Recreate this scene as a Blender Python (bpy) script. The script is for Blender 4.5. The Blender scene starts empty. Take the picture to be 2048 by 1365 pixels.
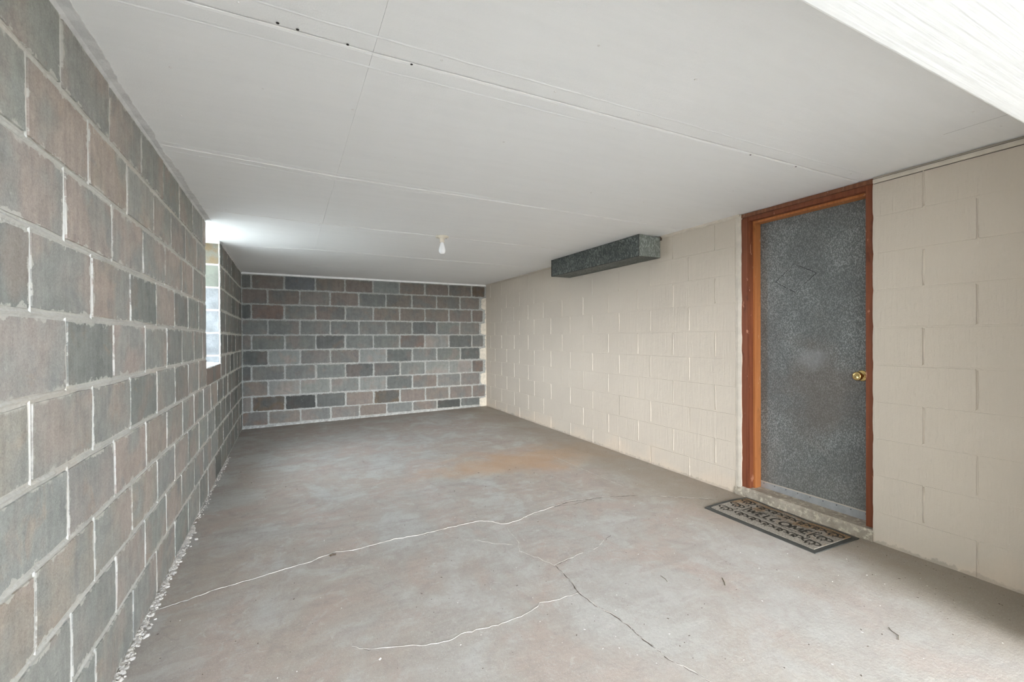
import bpy, bmesh, math, random
from mathutils import Vector, Matrix

SC = bpy.context.scene
COL = SC.collection
random.seed(11)
H0 = 1.15                      # height of the lens above the mean floor: survey z=0 is the lens
XL, XR, YB = -0.544, 2.915, 6.78   # left wall, right wall, back wall
ZC = 0.885 + H0                # ceiling
YF = 0.454                     # inner edge of the front opening header

# ------------------------------------------------------------------ camera
yaw, pit, rol = .4636, -.0051, -.0049
fwd = Vector((math.sin(yaw) * math.cos(pit), math.cos(yaw) * math.cos(pit), math.sin(pit)))
rgt0 = Vector((math.cos(yaw), -math.sin(yaw), 0))
up0 = rgt0.cross(fwd)
rgt = rgt0 * math.cos(rol) + up0 * math.sin(rol)
up = -rgt0 * math.sin(rol) + up0 * math.cos(rol)
cam = bpy.data.cameras.new('camera')
cam.sensor_fit = 'HORIZONTAL'; cam.sensor_width = 36
cam.lens = 896 / 2048 * 36
cam.clip_start = 0.02; cam.clip_end = 200
co = bpy.data.objects.new('camera', cam); COL.objects.link(co)
m = Matrix((rgt, up, -fwd)).transposed().to_4x4()
m.translation = Vector((0, 0, H0))
co.matrix_world = m
SC.camera = co

# ------------------------------------------------------------------ light
SC.view_settings.view_transform = 'Standard'
SC.view_settings.look = 'None'
SC.view_settings.gamma = 1
SC.view_settings.use_curve_mapping = False
SC.view_settings.exposure = .36
w = bpy.data.worlds.new('sky'); SC.world = w; w.use_nodes = True
bg = w.node_tree.nodes['Background']
bg.inputs['Color'].default_value = (.845, .935, 1.07, 1)
bg.inputs['Strength'].default_value = 24.0
SC.cycles.max_bounces = 14; SC.cycles.diffuse_bounces = 10
SC.cycles.sample_clamp_indirect = 6
sun = bpy.data.lights.new('sun', 'SUN'); sun.energy = 6.6; sun.angle = math.radians(27)
sun.color = (1.0, .965, .93)
so = bpy.data.objects.new('sun', sun); COL.objects.link(so)
so.rotation_euler = Vector((.21, .96, -.15)).to_track_quat('-Z', 'Y').to_euler()
so.location = (-4, 4, 8)
def portal(name, loc, rot, sx, sy):
    a = bpy.data.lights.new(name, 'AREA'); a.shape = 'RECTANGLE'; a.size = sx; a.size_y = sy
    a.cycles.is_portal = True
    o = bpy.data.objects.new(name, a); COL.objects.link(o); o.location = loc; o.rotation_euler = rot
portal('opening_portal', (.95, .08, .85), (math.radians(90), 0, 0), 2.9, 1.75)
portal('window_portal', (XL - .22, 4.38, 1.5), (0, math.radians(-90), 0), 1.1, .8)

# ------------------------------------------------------------------ helpers
def finish(name, me, m, parent=None, loc=None):
    o = bpy.data.objects.new(name, me); COL.objects.link(o)
    if m is not None:
        me.materials.append(m)
    if loc: o.location = loc
    if parent is not None: o.parent = parent
    return o
def obj(name, bm, m, parent=None, smooth=False):
    me = bpy.data.meshes.new(name); bm.to_mesh(me); bm.free()
    if smooth:
        for p in me.polygons: p.use_smooth = True
    return finish(name, me, m, parent)
def empty(name, loc=(0, 0, 0)):
    o = bpy.data.objects.new(name, None); COL.objects.link(o); o.location = loc
    o.empty_display_size = .1
    return o
def tag(o, label, cat, group=None, kind=None):
    o['label'] = label; o['category'] = cat
    if group: o['group'] = group
    if kind: o['kind'] = kind
    return o
def struct(o, label, cat='wall'):
    o['kind'] = 'structure'; o['label'] = label; o['category'] = cat
    return o
def box(bm, a, b, bev=0.0):
    x0, x1 = sorted((a[0], b[0])); y0, y1 = sorted((a[1], b[1])); z0, z1 = sorted((a[2], b[2]))
    vs = [bm.verts.new(c) for c in ((x0,y0,z0),(x1,y0,z0),(x1,y1,z0),(x0,y1,z0),(x0,y0,z1),(x1,y0,z1),(x1,y1,z1),(x0,y1,z1))]
    fs = [bm.faces.new([vs[i] for i in f]) for f in ((0,3,2,1),(4,5,6,7),(0,1,5,4),(1,2,6,5),(2,3,7,6),(3,0,4,7))]
    if bev > 0:
        es = list({e for f in fs for e in f.edges})
        bmesh.ops.bevel(bm, geom=es, offset=bev, segments=2, affect='EDGES', profile=.6)
def lathe(bm, prof, M=Matrix(), n=28):
    rings = []
    for r, z in prof:
        if r < 1e-6: rings.append([bm.verts.new(M @ Vector((0, 0, z)))])
        else: rings.append([bm.verts.new(M @ Vector((r * math.cos(2 * math.pi * i / n), r * math.sin(2 * math.pi * i / n), z))) for i in range(n)])
    for a, b in zip(rings, rings[1:]):
        for i in range(n):
            j = (i + 1) % n
            if len(a) == 1 and len(b) == 1: continue
            if len(a) == 1: bm.faces.new((a[0], b[i], b[j]))
            elif len(b) == 1: bm.faces.new((a[i], b[0], a[j]))
            else: bm.faces.new((a[i], b[i], b[j], a[j]))
    bmesh.ops.recalc_face_normals(bm, faces=bm.faces)
def strip(bm, pts, wid, up_=Vector((0, 0, 1)), h=0.0, nrm=None):
    """flat ribbon along pts (Vectors), raised h; wid number or list"""
    up_ = Vector(up_); prev = None
    n = len(pts)
    for i, p in enumerate(pts):
        d = (pts[min(i + 1, n - 1)] - pts[max(i - 1, 0)]).normalized()
        s = d.cross(up_).normalized() * ((wid[i] if isinstance(wid, list) else wid) * .5)
        row = [bm.verts.new(p + s), bm.verts.new(p + up_ * h), bm.verts.new(p - s)] if h else [bm.verts.new(p + s), bm.verts.new(p - s)]
        if prev:
            for a in range(len(row) - 1):
                bm.faces.new((prev[a], row[a], row[a + 1], prev[a + 1]))
        prev = row

# ------------------------------------------------------------------ materials
class NT:
    def __init__(s, name):
        s.m = bpy.data.materials.new(name); s.m.use_nodes = True
        s.t = s.m.node_tree; s.n = s.t.nodes; s.l = s.t.links
        s.b = s.n['Principled BSDF']; s.geo = s.n.new('ShaderNodeNewGeometry'); s.pos = s.geo.outputs['Position']
        s.b.inputs['Roughness'].default_value = .85
        s.b.inputs['Specular IOR Level'].default_value = .25
    def put(s, sock, v):
        if isinstance(v, bpy.types.NodeSocket): s.l.new(v, sock)
        elif isinstance(v, (tuple, list)): sock.default_value = (*v, 1) if len(v) == 3 and sock.type == 'RGBA' else v
        else: sock.default_value = v
    def mapping(s, scale=(1, 1, 1), loc=(0, 0, 0), rot=(0, 0, 0), vec=None):
        k = s.n.new('ShaderNodeMapping'); s.l.new(vec or s.pos, k.inputs[0])
        k.inputs['Location'].default_value = loc; k.inputs['Rotation'].default_value = rot; k.inputs['Scale'].default_value = scale
        return k.outputs[0]
    def noise(s, sc, det=3, rough=.55, vec=None, dist=0.0, col=False):
        k = s.n.new('ShaderNodeTexNoise'); s.l.new(vec or s.pos, k.inputs['Vector'])
        k.inputs['Scale'].default_value = sc; k.inputs['Detail'].default_value = det
        k.inputs['Roughness'].default_value = rough; k.inputs['Distortion'].default_value = dist
        return k.outputs['Color' if col else 'Fac']
    def vor(s, sc, vec=None, feat='F1', out='Color'):
        k = s.n.new('ShaderNodeTexVoronoi'); k.feature = feat; s.l.new(vec or s.pos, k.inputs['Vector'])
        k.inputs['Scale'].default_value = sc
        return k.outputs[out]
    def ramp(s, v, a, b, lo=0.0, hi=1.0, smooth=True):
        k = s.n.new('ShaderNodeMapRange'); k.interpolation_type = 'SMOOTHSTEP' if smooth else 'LINEAR'
        s.l.new(v, k.inputs['Value'])
        k.inputs['From Min'].default_value = a; k.inputs['From Max'].default_value = b
        k.inputs['To Min'].default_value = lo; k.inputs['To Max'].default_value = hi
        return k.outputs[0]
    def math(s, op, a, b=0.0, c=None):
        k = s.n.new('ShaderNodeMath'); k.operation = op; s.put(k.inputs[0], a); s.put(k.inputs[1], b)
        if c is not None: s.put(k.inputs[2], c)
        return k.outputs[0]
    def mix(s, f, a, b, mode='MIX'):
        k = s.n.new('ShaderNodeMix'); k.data_type = 'RGBA'; k.blend_type = mode
        s.put(k.inputs['Factor'], f)
        s.put(k.inputs[6], a); s.put(k.inputs[7], b)
        return k.outputs[2]
    def sep(s, v=None):
        k = s.n.new('ShaderNodeSeparateXYZ'); s.l.new(v or s.pos, k.inputs[0]); return k.outputs
    def bump(s, h, dist=.002, st=1.0, nrm=None):
        k = s.n.new('ShaderNodeBump'); s.l.new(h, k.inputs['Height']); k.inputs['Distance'].default_value = dist
        k.inputs['Strength'].default_value = st
        if nrm: s.l.new(nrm, k.inputs['Normal'])
        return k.outputs[0]
    def done(s, col=None, nrm=None, rough=None, metal=None):
        if col is not None: s.put(s.b.inputs['Base Color'], col)
        if nrm is not None: s.l.new(nrm, s.b.inputs['Normal'])
        if rough is not None: s.put(s.b.inputs['Roughness'], rough)
        if metal is not None: s.put(s.b.inputs['Metallic'], metal)
        return s.m

def block_material(name, mortar, smear=.010, warm=(.0, .0, .0)):
    s = NT(name)
    oi = s.n.new('ShaderNodeObjectInfo')
    uv = s.n.new('ShaderNodeUVMap'); uv.uv_map = 'face'
    u = s.sep(uv.outputs[0])
    # second colour patch on the block (brown blush / grey bloom), per-object offset
    off = s.n.new('ShaderNodeVectorMath'); off.operation = 'MULTIPLY_ADD'
    s.l.new(oi.outputs['Random'], off.inputs[0]); off.inputs[1].default_value = (37, 91, 13); s.l.new(s.pos, off.inputs[2])
    big = s.noise(4.5, 2, .5, vec=off.outputs[0])
    streak = s.noise(34, 3, .65, vec=s.mapping((1.3, 1.3, .12)), dist=.2)
    fine = s.noise(190, 2, .75)
    med = s.noise(17, 5, .7, dist=.5)
    c = oi.outputs['Color']
    bw = s.n.new('ShaderNodeRGBToBW'); s.l.new(c, bw.inputs[0])
    def tone(f):
        k_ = s.n.new('ShaderNodeVectorMath'); k_.operation = 'SCALE'; k_.inputs[0].default_value = f; s.l.new(bw.outputs[0], k_.inputs['Scale']); return k_.outputs[0]
    c = s.mix(s.ramp(big, .44, .66, 0, .8), c, tone((.90, .93, .87)))
    c = s.mix(s.ramp(big, .50, .34, 0, .75), c, tone((1.16, 1.0, .885)))
    c = s.mix(s.ramp(s.noise(7, 4, .65, vec=off.outputs[0], dist=.8), .56, .74, 0, .55), c, tone((1.24, 1.0, .80)))
    c = s.mix(s.ramp(s.noise(6, 4, .65, vec=off.outputs[0], dist=.6), .44, .28, 0, .6), c, tone((.76, .78, .76)))
    k = s.math('ADD', s.ramp(streak, .25, .75, -.10, .10, False), s.ramp(fine, .2, .8, -.20, .20, False))
    k = s.math('ADD', k, s.ramp(med, .25, .75, -.17, .17, False))
    k = s.math('ADD', k, 1.0)
    cm = s.n.new('ShaderNodeVectorMath'); cm.operation = 'SCALE'; s.l.new(c, cm.inputs[0]); s.l.new(k, cm.inputs['Scale'])
    c = cm.outputs[0]
    # mortar smeared over the rims
    du = s.math('MINIMUM', u[0], s.math('SUBTRACT', 1.0, u[0])); dv = s.math('MINIMUM', u[1], s.math('SUBTRACT', 1.0, u[1]))
    d = s.math('MINIMUM', s.math('MULTIPLY', du, .38), s.math('MULTIPLY', dv, .19))
    nz = s.noise(20, 4, .65, vec=off.outputs[0])
    amt = s.ramp(s.noise(2.3, 2, .5), .45, .68, .4, 3.2)
    d = s.math('ADD', d, s.ramp(nz, .3, .7, .018, -.018, False))
    d = s.math('DIVIDE', d, amt)
    sm = s.ramp(d, smear, -.004, 0, .8)
    c = s.mix(sm, c, mortar)
    spots = s.ramp(s.noise(9, 3, .7, vec=off.outputs[0]), .66, .78, 0, .45)
    c = s.mix(s.math('MULTIPLY', spots, s.ramp(fine, .3, .6, .3, 1)), c, mortar)
    h = s.math('ADD', s.math('MULTIPLY', fine, .5), s.math('ADD', s.math('MULTIPLY', med, .6), s.math('MULTIPLY', streak, .5)))
    return s.done(c, s.bump(h, .003, .7))
def mortar_material(name, col, dirt=(.3, .29, .26)):
    s = NT(name)
    a = s.noise(5, 4, .6); b = s.noise(70, 3, .7); g = s.noise(18, 4, .6)
    c = s.mix(s.ramp(a, .35, .7), col, tuple(x * .86 for x in col))
    c = s.mix(s.ramp(s.noise(2.2, 2), .5, .62, 0, .45), c, (col[0] * 1.02, col[1] * .93, col[2] * .86))
    c = s.mix(s.ramp(g, .55, .75, 0, .35), c, dirt)
    c = s.mix(s.ramp(b, .3, .7, 0, .22), c, (.8, .8, .77))
    return s.done(c, s.bump(s.math('ADD', b, g), .004, .8))

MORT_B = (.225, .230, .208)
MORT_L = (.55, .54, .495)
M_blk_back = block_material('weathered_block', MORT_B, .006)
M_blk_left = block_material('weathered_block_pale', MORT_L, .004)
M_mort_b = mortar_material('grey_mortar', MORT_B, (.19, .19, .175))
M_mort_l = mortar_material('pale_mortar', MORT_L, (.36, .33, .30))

def painted_masonry():
    s = NT('cream_masonry_paint')
    p = s.sep()
    big = s.noise(1.3, 3, .5)
    c = s.mix(s.ramp(big, .3, .7), (.585, .520, .438), (.550, .488, .411))
    br = s.noise(60, 2, .6, vec=s.mapping((1, 1, .09), rot=(0, .0, 0)))
    fine = s.noise(190, 2, .6)
    med = s.noise(14, 4, .55, dist=.6)
    c = s.mix(s.ramp(br, .3, .7, 0, .10), c, (.60, .53, .44))
    # bare scuffed base near the floor
    n2 = s.noise(24, 4, .7)
    hz = s.math('SUBTRACT', p[2], s.math('MULTIPLY', p[1], .0075))
    edge = s.math('ADD', hz, s.ramp(n2, .3, .7, -.018, .018, False))
    lowmask = s.ramp(edge, .020, .008)
    c = s.mix(s.math('MULTIPLY', lowmask, .75), c, (.34, .30, .25))
    warmn = s.ramp(s.math('ADD', p[2], s.ramp(s.noise(3, 2), .3, .7, -.1, .1)), .16, .0, 0, .35)
    c = s.mix(warmn, c, (.70, .57, .44))
    h = s.math('ADD', s.math('MULTIPLY', br, 1.0), s.math('ADD', s.math('MULTIPLY', fine, .35), s.math('MULTIPLY', med, .8)))
    return s.done(c, s.bump(h, .0028, .8), .62)
M_cream = painted_masonry()
def plain(name, col, rough=.7, bumpd=0, sc=60, vary=.08, metal=None):
    s = NT(name)
    n1 = s.noise(sc * .2, 3, .6); n2 = s.noise(sc, 3, .6)
    c = s.mix(s.ramp(n1, .3, .7), tuple(x * (1 - vary) for x in col), tuple(min(1, x * (1 + vary)) for x in col))
    return s.done(c, s.bump(n2, bumpd) if bumpd else None, rough, metal)
M_creamtrim = plain('cream_trim_paint', (.60, .545, .465), .55, .001)
M_white = plain('white_paint', (.82, .81, .79), .5, .001)
M_dark_mark_shade = plain('dark_mark_and_gap_shade', (.03, .027, .025), .9)  # near-black for marks and holes, and for shade painted in gaps

def ceiling_material():
    s = NT('ceiling_board_paint')
    a = s.noise(.9, 3, .5); st = s.noise(9, 4, .6, vec=s.mapping((.35, 2.2, 1)))
    c = s.mix(s.ramp(a, .3, .7), (.865, .87, .865), (.885, .89, .885))
    c = s.mix(s.ramp(st, .35, .7, 0, .28), c, (.81, .815, .81))
    f = s.noise(240, 2, .6); br = s.noise(80, 2, .6, vec=s.mapping((.12, 1, 1)))
    return s.done(c, s.bump(s.math('ADD', f, s.math('MULTIPLY', br, 1.3)), .0012, .6), .6)
M_ceil = ceiling_material()
M_compound = plain('grey_joint_compound', (.68, .68, .67), .75, .003, 80, .10)
def beam_material():
    s = NT('brushed_white_paint')
    g = s.noise(55, 3, .55, vec=s.mapping((.035, 1.3, 1)), dist=.3)
    g2 = s.noise(6, 3, .6)
    c = s.mix(s.ramp(g2, .3, .7), (.84, .84, .82), (.80, .80, .78))
    return s.done(c, s.bump(s.math('ADD', g, s.math('MULTIPLY', g2, .4)), .0013, .9), .6)
M_beam = beam_material()

def floor_material():
    s = NT('stained_concrete')
    p = s.sep()
    a = s.noise(.75, 4, .6, dist=.4)
    b = s.noise(2.6, 5, .62, vec=s.mapping((1, .75, 1), rot=(0, 0, .3)), dist=.7)
    st = s.noise(7, 5, .65, vec=s.mapping((.45, 2.2, 1), rot=(0, 0, .12)), dist=.5)
    f = s.noise(60, 4, .7); ff = s.noise(260, 2, .6)
    c = s.mix(s.ramp(a, .38, .62), (.385, .378, .355), (.390, .345, .30))
    c = s.mix(s.ramp(b, .46, .64, 0, .9), c, (.410, .345, .305))
    c = s.mix(s.ramp(b, .48, .34, 0, .85), c, (.44, .45, .43))
    b2 = s.noise(5.5, 5, .68, vec=s.mapping((1, 1.1, 1), loc=(7, 3, 0)), dist=1.0)
    c = s.mix(s.ramp(b2, .50, .66, 0, .6), c, (.46, .455, .44))
    c = s.mix(s.ramp(b2, .47, .33, 0, .55), c, (.315, .275, .255))
    c = s.mix(s.ramp(st, .42, .72, 0, .5), c, (.31, .285, .26))
    c = s.mix(s.ramp(s.noise(11, 5, .7, dist=1.0), .54, .68, 0, .5), c, (.29, .265, .25))
    c = s.mix(s.ramp(s.noise(17, 5, .75, dist=.6), .57, .70, 0, .55), c, (.52, .51, .49))
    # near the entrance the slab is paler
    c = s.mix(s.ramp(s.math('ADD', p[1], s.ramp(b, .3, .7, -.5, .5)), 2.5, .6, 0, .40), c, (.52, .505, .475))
    # rusty blush
    v = s.mapping((.62, 1.75, 0), loc=(-.62 * 1.95 - .18, -1.75 * 3.72 + .0, 0), rot=(0, 0, 0))
    ln = s.n.new('ShaderNodeVectorMath'); ln.operation = 'LENGTH'; s.l.new(v, ln.inputs[0])
    q = s.math('ADD', ln.outputs['Value'], s.ramp(s.noise(3.2, 4, .6), .3, .7, -.28, .28, False))
    c = s.mix(s.ramp(q, .98, .22, 0, .80), c, (.46, .305, .19))
    # brown film along the right wall and the back
    e = s.math('ADD', p[0], s.ramp(s.noise(2.2, 4, .6), .3, .7, -.25, .25, False))
    c = s.mix(s.ramp(e, 2.05, 2.75, 0, .72), c, (.30, .255, .20))
    e = s.math('ADD', p[1], s.ramp(s.noise(3, 4, .6), .3, .7, -.2, .2, False))
    c = s.mix(s.ramp(e, 6.25, 6.75, 0, .6), c, (.27, .235, .195))
    c = s.mix(s.ramp(f, .35, .7, 0, .16), c, (.24, .22, .20))
    c = s.mix(s.ramp(ff, .56, .72, 0, .40), c, (.62, .61, .59))
    c = s.mix(s.ramp(ff, .40, .27, 0, .42), c, (.20, .19, .18))
    c = s.mix(1.0, c, (.89, .875, .86), 'MULTIPLY')
    h = s.math('ADD', s.math('MULTIPLY', ff, .3), s.math('ADD', f, s.math('MULTIPLY', st, .8)))
    return s.done(c, s.bump(h, .0025, .55), s.ramp(b, .3, .7, .50, .72))
M_floor = floor_material()
def galv(name, base, speck, sc=150, stain=False, metal=.25):
    s = NT(name)
    v = s.vor(sc, vec=s.mapping((1, 1, .55), rot=(.0, .3, .2)), out='Color'); vv = s.sep(v)
    n = s.noise(sc * 1.3, 3, .75)
    n2 = s.noise(2.2, 3, .6)
    k = s.ramp(s.math('ADD', s.math('MULTIPLY', vv[0], .55), s.math('MULTIPLY', n, .75)), .55, 1.0)
    c = s.mix(k, base, speck)
    c = s.mix(s.ramp(n2, .4, .62, 0, .45), c, tuple(x * .72 for x in base))
    if stain:
        v2 = s.mapping((0, 2.6, 1.9), loc=(0, -2.6 * 1.68, -1.9 * (H0 - .34)))
        ln = s.n.new('ShaderNodeVectorMath'); ln.operation = 'LENGTH'; s.l.new(v2, ln.inputs[0])
        q = s.math('ADD', ln.outputs['Value'], s.ramp(s.noise(5, 4, .6), .3, .7, -.25, .25, False))
        c = s.mix(s.ramp(q, .9, .2, 0, .45), c, (.17, .135, .11))
        v2 = s.mapping((0, 7, 11), loc=(0, -7 * 1.72, -11 * (H0 - .135)))
        ln = s.n.new('ShaderNodeVectorMath'); ln.operation = 'LENGTH'; s.l.new(v2, ln.inputs[0])
        q = s.math('ADD', ln.outputs['Value'], s.ramp(s.noise(9, 4, .6), .3, .7, -.35, .35, False))
        c = s.mix(s.ramp(q, 1.1, .1, 0, .34), c, (.36, .37, .38))
        z = s.sep()[2]
        c = s.mix(s.ramp(s.math('ADD', z, s.ramp(s.noise(7, 4), .3, .7, -.12, .12)), .55, .1, 0, .35), c, (.20, .19, .17))
    return s.done(c, s.bump(n, .0008, .6), s.ramp(n, .3, .7, .42, .62), metal)
M_door = galv('galvanized_door_skin', (.135, .142, .138), (.36, .375, .365), 260, True, .15)
M_duct = galv('galvanized_duct', (.075, .085, .08), (.25, .27, .25), 120, False, .25)
def wood(name, a, b, chips=.0, paint=(.8, .74, .66)):
    s = NT(name)
    g = s.noise(40, 4, .6, vec=s.mapping((1.5, 1.5, .06))); f = s.noise(9, 4, .7, vec=s.mapping((1, 1, .5)))
    c = s.mix(s.ramp(g, .3, .7), a, b)
    c = s.mix(s.ramp(f, .58, .72, 0, .6), c, tuple(x * .5 for x in a))
    c = s.mix(s.ramp(s.noise(26, 4, .6, vec=s.mapping((1, 1, .35))), .655, .70, 0, chips), c, paint)
    return s.done(c, s.bump(g, .0012), .5)
M_frame = wood('red_brown_stained_wood', (.155, .045, .020), (.21, .068, .031), .8, (.50, .25, .16))
M_frame_head = wood('dark_stained_wood', (.15, .055, .03), (.22, .095, .05), .5, (.5, .4, .32))
M_stop = wood('orange_brown_wood', (.46, .185, .065), (.36, .13, .042), .35, (.7, .55, .4))
M_alu = plain('dull_aluminium', (.40, .41, .42), .45, .0005, 90, .10, .4)
M_brass = plain('polished_brass', (.70, .52, .22), .22, 0, 60, .05, 1.0)
M_steel_dark = plain('dark_screw', (.08, .075, .07), .5, 0, 60, .05, .5)
def threshold_material():
    s = NT('worn_concrete_sill')
    n1 = s.noise(9, 5, .7); n2 = s.noise(110, 3, .7)
    c = s.mix(s.ramp(n1, .35, .65), (.30, .26, .21), (.44, .39, .32))
    c = s.mix(s.ramp(s.noise(30, 4, .7), .52, .62, 0, .85), c, (.64, .58, .46))
    c = s.mix(s.ramp(n2, .3, .6, 0, .3), c, (.24, .21, .17))
    return s.done(c, s.bump(s.math('ADD', n1, n2), .004, .9))
M_thresh = threshold_material()
M_step_top = plain('grey_worn_step_top', (.30, .27, .235), .85, .002, 40, .25)

# ------------------------------------------------------------------ floor
def fz(x, y):
    t = (x - XL) / (XR - XL)
    return H0 + (-1.163) * (1 - t) + t * (-1.153 + .0075 * y)
bm = bmesh.new()
nx, ny = 12, 20
g = [[None] * (ny + 1) for _ in range(nx + 1)]
for i in range(nx + 1):
    for j in range(ny + 1):
        x = XL - .2 + (XR - XL + .24) * i / nx; y = .0 + (YB + .1) * j / ny
        g[i][j] = bm.verts.new((x, y, fz(x, y)))
for i in range(nx):
    for j in range(ny):
        bm.faces.new((g[i][j], g[i + 1][j], g[i + 1][j + 1], g[i][j + 1]))
r = bmesh.ops.extrude_face_region(bm, geom=bm.faces[:])
for v in r['geom']:
    if isinstance(v, bmesh.types.BMVert): v.co.z -= .12
bmesh.ops.recalc_face_normals(bm, faces=bm.faces)
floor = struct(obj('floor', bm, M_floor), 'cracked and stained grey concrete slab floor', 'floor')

CR = {
'A': [(-0.539, 2.402), (-0.484, 2.414), (-0.41, 2.436), (-0.326, 2.474), (-0.272, 2.479), (-0.154, 2.503), (-0.036, 2.531), (0.099, 2.554), (0.157, 2.582), (0.217, 2.604), (0.295, 2.582), (0.4, 2.591), (0.533, 2.61), (0.689, 2.596), (0.811, 2.609), (0.937, 2.611), (1.067, 2.614), (1.13, 2.573), (1.187, 2.494), (1.289, 2.506), (1.398, 2.552), (1.602, 2.593)],
'A2': [(1.602, 2.593), (1.749, 2.623), (1.874, 2.607), (2.032, 2.574), (2.222, 2.498), (2.416, 2.379), (2.59, 2.246), (2.679, 2.164)],
'A3': [(1.62, 2.60), (1.74, 2.56), (1.90, 2.58), (2.02, 2.575)],
'B1': [(1.18, 2.45), (1.159, 2.256), (1.116, 2.149), (1.163, 2.04), (1.202, 1.929)],
'B2': [(1.202, 1.929), (1.195, 1.828), (1.185, 1.756), (1.168, 1.675), (1.173, 1.581), (1.19, 1.51), (1.2, 1.47), (1.208, 1.401), (1.202, 1.303), (1.211, 1.229), (1.213, 1.175), (1.236, 1.113), (1.246, 1.073), (1.255, 1.043)],
'C': [(1.202, 1.929), (1.343, 1.961), (1.493, 1.975), (1.589, 2.03), (1.674, 2.074)],
'D': [(1.168, 1.675), (1.053, 1.675), (0.974, 1.692), (0.949, 1.666), (0.861, 1.643), (0.751, 1.637), (0.663, 1.649), (0.591, 1.653), (0.546, 1.638), (0.459, 1.656), (0.372, 1.692), (0.264, 1.727), (0.208, 1.777)],
'E': [(1.082, 2.65), (1.039, 2.744), (0.95, 2.963), (0.898, 3.115), (1.007, 3.436), (1.064, 3.687)],
'F': [(0.805, 2.588), (0.882, 2.459), (1.022, 2.301), (1.109, 2.229)],
'G': [(2.272, 3.675), (2.283, 3.1), (2.291, 2.685)]}
M_crack_pale = plain('crack_fill_pale', (.40, .375, .34), .9, .003, 120, .25)
M_crack_dark = plain('crack_dark', (.10, .085, .07), .95, 0, 120, .3)
def densify(pts, step=.018, jit=.004):
    out = []
    for (x0, y0), (x1, y1) in zip(pts, pts[1:]):
        n = max(1, int(math.hypot(x1 - x0, y1 - y0) / step))
        for k in range(n):
            t = k / n
            out.append((x0 + (x1 - x0) * t + random.uniform(-jit, jit), y0 + (y1 - y0) * t + random.uniform(-jit, jit)))
    out.append(pts[-1]); return out
def crack(name, pts, wid, mat, lift, h, keep=1.0, jit=.005, off=(0, 0)):
    bm = bmesh.new(); run = []
    P = densify(pts, .018, jit)
    on = True; left = random.randint(4, 12)
    for i, (x, y) in enumerate(P):
        left -= 1
        if left <= 0:
            on = random.random() < keep; left = random.randint(3, 10)
        if on: run.append(Vector((x + off[0], y + off[1], fz(x, y) + lift)))
        if (not on or i == len(P) - 1) and len(run) > 1:
            ws = [wid * random.uniform(.25, 1.5) for _ in run]; ws[0] *= .3; ws[-1] *= .3
            strip(bm, run, ws, h=h)
        if not on: run = []
    return obj('crack', bm, mat, floor)
crack('crack', CR['A'], .0050, M_crack_pale, .0004, .0022)
crack('crack', CR['A'], .0030, M_crack_dark, .0012, .0, .45, off=(0, -.004))
crack('crack', CR['A2'], .0065, M_crack_dark, .0006, 0, .8)
crack('crack', CR['A3'], .0030, M_crack_dark, .0006, 0, 1)
crack('crack', CR['A2'], .0060, M_crack_pale, .0004, .001, .5, off=(0, .006))
crack('crack', CR['B1'], .0045, M_crack_pale, .0004, .001, .8)
crack('crack', CR['B2'], .0042, M_crack_dark, .0007, 0, .85)
crack('crack', CR['B2'], .0050, M_crack_pale, .0004, .0012, .6, off=(.004, 0))
crack('crack', CR['C'], .0032, M_crack_dark, .0006, 0, .6)
crack('crack', CR['C'], .0040, M_crack_pale, .0004, .001, .6, off=(0, .003))
crack('crack', CR['D'], .0024, M_crack_pale, .0004, .0013, .85)
crack('crack', CR['D'], .0022, M_crack_dark, .0009, 0, .35, off=(0, -.003))
crack('crack', CR['E'], .0035, M_crack_pale, .0004, .001, .8)
crack('crack', CR['F'], .0045, M_crack_pale, .0004, .001, .8)
crack('crack', CR['G'], .0055, M_crack_pale, .0004, .001, 1, jit=.001)

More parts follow.
